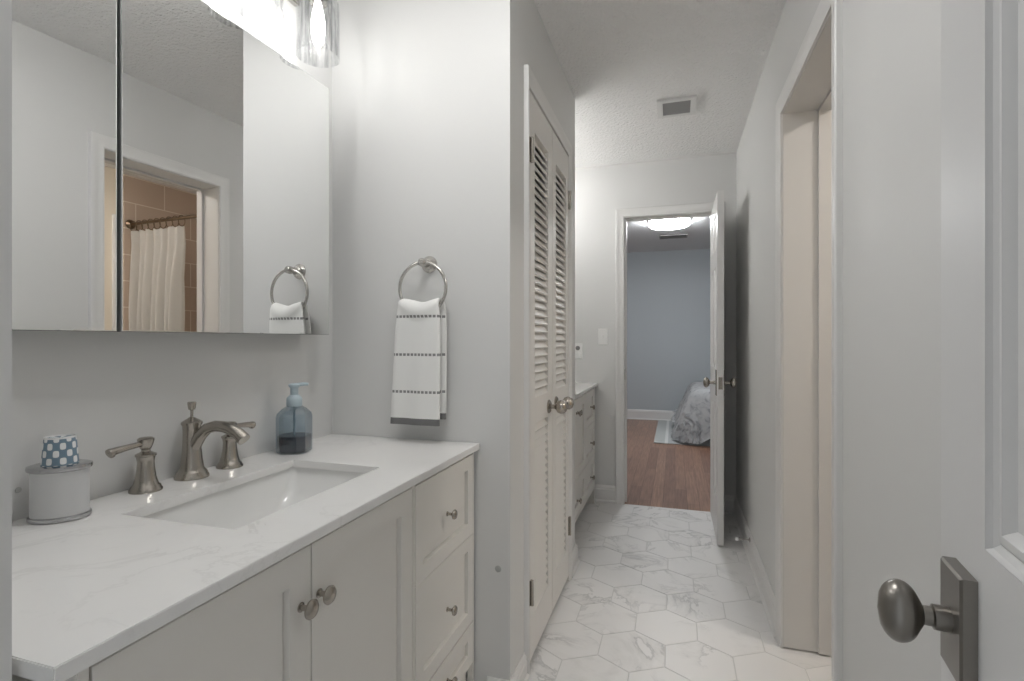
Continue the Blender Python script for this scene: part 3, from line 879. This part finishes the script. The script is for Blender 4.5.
ds = thing('door_stop', (XR - .013, 3.064, .10), 'small nickel door stop on the baseboard behind the open door', 'door stop')
mk('base', L([(.013, 0), (.013, .003), (.007, .007)], (XR - .0135, 3.064, .10), (-1, 0, 0), 18), nickel2, ds)
mk('rod', L([(.0045, .006), (.0045, .060)], (XR - .0135, 3.064, .10), (-1, 0, 0), 12), nickel2, ds)
mk('bumper', L([(.008, .058), (.0105, .060), (.0105, .070), (.008, .073)], (XR - .0135, 3.064, .10), (-1, 0, 0), 16), platem, ds)
sm = M('wall_scuff', (.42, .42, .41), .6)
mk('wall_spot', L([(.011, .0004), (.010, .0012), (.002, .0014)], (-.551, YT, .433), (0, -1, 0), 18), sm, label='small round grey spot low on the wall beside the vanity', cat='spot')
mk('wall_spot', L([(.0055, .0004), (.005, .0010), (.002, .0012)], (XL, .66, .896), (1, 0, 0), 18), sm, label='small round grey spot behind the cup dispenser', cat='spot')

# ---------------------------------------------------------------- bedroom
bl = thing('ceiling_light', (-.06, 5.98, BZ), 'round flush ceiling light glowing in the bedroom', 'ceiling light')
mk('ring', L([(.20, -.0005), (.235, -.003), (.235, -.016), (.222, -.019)], (-.06, 5.98, BZ), seg=48), M('lamp_metal', (.55, .55, .56), .3, 1), bl)
mk('diffuser', L([(.219, -.017), (.219, -.052), (.20, -.068), (.10, -.076), (.001, -.078)], (-.06, 5.98, BZ), seg=48), emis('lamp_diffuser', (.96, .98, 1.0), BEDL), bl)

rug = M('rug_weave', (.50, .51, .50), .95)
t = rug.node_tree; tc = N(rug, 'ShaderNodeTexCoord'); wv = N(rug, 'ShaderNodeSeparateXYZ'); lk(t, tc.outputs['Object'], wv.inputs[0])
rr = ramp(rug, [(.0, (.46, .48, .47)), (.115, (.46, .48, .47)), (.118, (.62, .63, .62)), (.15, (.62, .63, .62)), (.153, (.44, .46, .46))]); rr.color_ramp.interpolation = 'CONSTANT'
lk(t, wv.outputs[0], rr.inputs[0]); lk(t, rr.outputs[0], t.nodes['Principled BSDF'].inputs['Base Color'])
bm = B((-.235, 6.235, -.015), (2.265, 7.985, -.005), .003)
mk('rug', bm, rug, label='pale grey striped area rug under the bed', cat='rug', origin=(-.235, 6.235, -.015))

bed = thing('bed', (1.15, 7.1, 0), 'bed seen through the bedroom doorway, frame colored like the shade beneath', 'bed')
dk = M('bed_frame_shade', (.035, .032, .03), .5)  # near-black so the space under the bed reads as shade
mk('frame', B((.30, 6.50, .16), (2.25, 7.72, .30), .01), dk, bed)
for xx in (.34, 2.15):
    for yy in (6.55, 7.6): mk('leg', B((xx, yy, -.0045), (xx + .06, yy + .06, .1595), .004), dk, bed)
mk('mattress', B((.27, 6.46, .3005), (2.26, 7.73, .57), .04), M('mattress_white', (.6, .6, .6), .9), bed)


def quilt():
    m = M('quilt_print', (.55, .56, .60), .95); t = m.node_tree; b = t.nodes['Principled BSDF']
    tc = N(m, 'ShaderNodeTexCoord'); n = N(m, 'ShaderNodeTexNoise', Scale=9, Detail=4, Distortion=1.2); lk(t, tc.outputs['Object'], n.inputs['Vector'])
    r = ramp(m, [(.36, (.47, .48, .50)), (.46, (.68, .69, .70)), (.6, (.76, .765, .77))]); lk(t, n.outputs[0], r.inputs[0]); lk(t, r.outputs[0], b.inputs['Base Color'])
    x0, x1, y0, y1, zt, rf = .23, 2.28, 6.42, 7.75, .60, .16
    bm = bmesh.new(); nu, nv = 70, 60; ext = .70
    us = [x0 - ext + (x1 - x0 + ext) * k / nu for k in range(nu + 1)]
    vs = [y0 - ext + (y1 - y0 + 2 * ext) * k / nv for k in range(nv + 1)]
    rnd = random.Random(2)
    P = []
    for v in vs:
        row = []
        for u in us:
            dx = min(0, u - x0 - .06); dyn = min(0, v - y0 - .06); dyf = max(0, v - y1 + .06)
            dy = dyn + dyf; d = hypot(dx, dy)
            if d < 1e-6:
                p = Vector((u, v, zt + .008 * sin(9 * u + 2 * v) + .006 * sin(13 * v + 4 * u)))
            else:
                ux, uy = dx / d, dy / d
                bx, by = u - dx, v - dy
                a = min(d / rf, 1.25)
                out = rf * sin(a) * .9; dn = rf * (1 - cos(a))
                rest = max(0, d - 1.25 * rf)
                maxd = (.60 if dyn < 0 or dx < 0 else .6)
                rest = min(rest, .50)
                out += rest * .36; dn += rest * .95
                fold = .022 * sin(9 * (u * abs(uy) + v * abs(ux)) + 4) * min(1, rest / .2)
                z = zt - dn
                hem = .008 + (.26 * max(0, min(1, (u - x0 + .02) / .5)) if dyn < 0 else .10 * max(0, (v - y0) / 1.0))
                z = max(z, hem + .01 * sin(15 * u))
                p = Vector((bx + ux * (out + fold), by + uy * (out + fold), z))
            row.append(bm.verts.new(p))
        P.append(row)
    for j in range(nv):
        for i in range(nu):
            bm.faces.new((P[j][i], P[j][i + 1], P[j + 1][i + 1], P[j + 1][i]))
    bmesh.ops.solidify(bm, geom=bm.faces[:], thickness=.012)
    mk('quilt', bm, m, label='pale grey floral quilt draped over the bed in the bedroom', cat='quilt', smooth=60)


quilt()

# ---------------------------------------------------------------- tub room: rod, rings, curtain, light (seen in the mirror)
YR, ZR = 2.77, 2.085
rd = thing('shower_rod', (XE - .012, YR, ZR), 'bronze shower curtain rod reflected in the mirror cabinet', 'curtain rod')
rodm = M('rod_bronze', (.23, .17, .12), .3, 1)
mk('rod', L([(.0125, .004), (.0125, XE - .012 - .56 - .004)], (XE - .012, YR, ZR), (-1, 0, 0), 16), rodm, rd)
for x, s in ((XE - .012, -1), (.56, 1)):
    mk('flange', L([(.036, 0), (.036, .006), (.024, .016), (.016, .022), (.014, .026)], (x, YR, ZR), (s, 0, 0), 24), rodm, rd)
CX0, CX1 = 1.42, 1.99
tubl = thing('ceiling_light', (1.35, 1.75, CZ), 'round flush ceiling light in the tub room', 'ceiling light')
mk('ring', L([(.13, -.0005), (.15, -.005), (.15, -.03), (.135, -.034)], (1.35, 1.75, CZ), seg=32), nickel2, tubl)
mk('diffuser', L([(.134, -.032), (.13, -.05), (.08, -.07), (.001, -.076)], (1.35, 1.75, CZ), seg=32), emis('tub_lamp', (1.0, .95, .89), TUBL), tubl)
cm = M('curtain_cloth', (.84, .825, .80), .8)
bm = bmesh.new(); nx, nz = 110, 14
rows = []
for j in range(nz + 1):
    z = ZR - .055 - (ZR - .055 - .25) * j / nz; row = []
    fl_ = min(1, .35 + j / 8)
    for i in range(nx + 1):
        s = i / nx
        x = CX0 + (CX1 - CX0) * s - .05 * (1 - s) * min(1, j / 3) * -1
        row.append(bm.verts.new((x, YR + .045 * fl_ * sin(2 * pi * 7 * s + .3 * sin(5 * s)) + .01 * sin(23 * s + j * .4) + (.012 if j else 0), z - (.012 * (1 - abs(sin(pi * 8 * s))) if j == 0 else 0))))
    rows.append(row)
for j in range(nz):
    for i in range(nx): bm.faces.new((rows[j][i], rows[j][i + 1], rows[j + 1][i + 1], rows[j + 1][i]))
bmesh.ops.solidify(bm, geom=bm.faces[:], thickness=.002)
mk('shower_curtain', bm, cm, label='white gathered shower curtain reflected in the mirror cabinet', cat='shower curtain', smooth=60)
for k in range(9):
    x = CX0 + .02 + (CX1 - CX0 - .03) * k / 8
    pts = [(x, YR + .026 * cos(q), ZR - .020 + .040 * sin(q)) for q in [2 * pi * i / 20 for i in range(20)]]
    if k == 0:
        rg = mk('curtain_ring', tube(bmesh.new(), [(0, p[1] - YR, p[2] - ZR) for p in pts], .003, 8, closed=True), rodm, label='small bronze ring holding the shower curtain on its rod', cat='curtain ring', group='curtain rings on the shower rod', origin=None)
        rg.location = (x, YR, ZR)
    else:
        c = rg.copy(); COL.objects.link(c); c.location = (x, YR, ZR)

# added flush ceiling lamp, out of view, gives the bathroom ambient fill
rl = thing('ceiling_light', (-.46, .96, CZ), 'added unseen round flush ceiling light filling the bathroom', 'ceiling light')
mk('ring', L([(.15, -.0005), (.18, -.003), (.18, -.014), (.172, -.017)], (-.46, .96, CZ), seg=40), nickel2, rl)
mk('diffuser', L([(.17, -.015), (.17, -.045), (.15, -.06), (.001, -.068)], (-.46, .96, CZ), seg=40), emis('room_fill_lamp', (1.0, .99, .975), ROOM_FILL), rl)

# back left open behind the camera so world daylight adds ambient fill
pd = bpy.data.lights.new('doorway_portal', 'AREA'); pd.shape = 'RECTANGLE'; pd.size = .85; pd.size_y = 2.46
pd.cycles.is_portal = True
po = bpy.data.objects.new('doorway_portal', pd); COL.objects.link(po)
po.location = (-.245, -.59, 1.23); po.rotation_euler = (pi / 2, 0, 0)

pw = bpy.data.lights.new('added_window_portal', 'AREA'); pw.shape = 'RECTANGLE'; pw.size = 1.45; pw.size_y = 2.2  # portal for world light through the added bedroom window
pw.cycles.is_portal = True
wo = bpy.data.objects.new('added_window_portal', pw); COL.objects.link(wo)
wo.location = (BX0 - .11, 6.0, 1.475); wo.rotation_euler = (0, -pi / 2, 0)
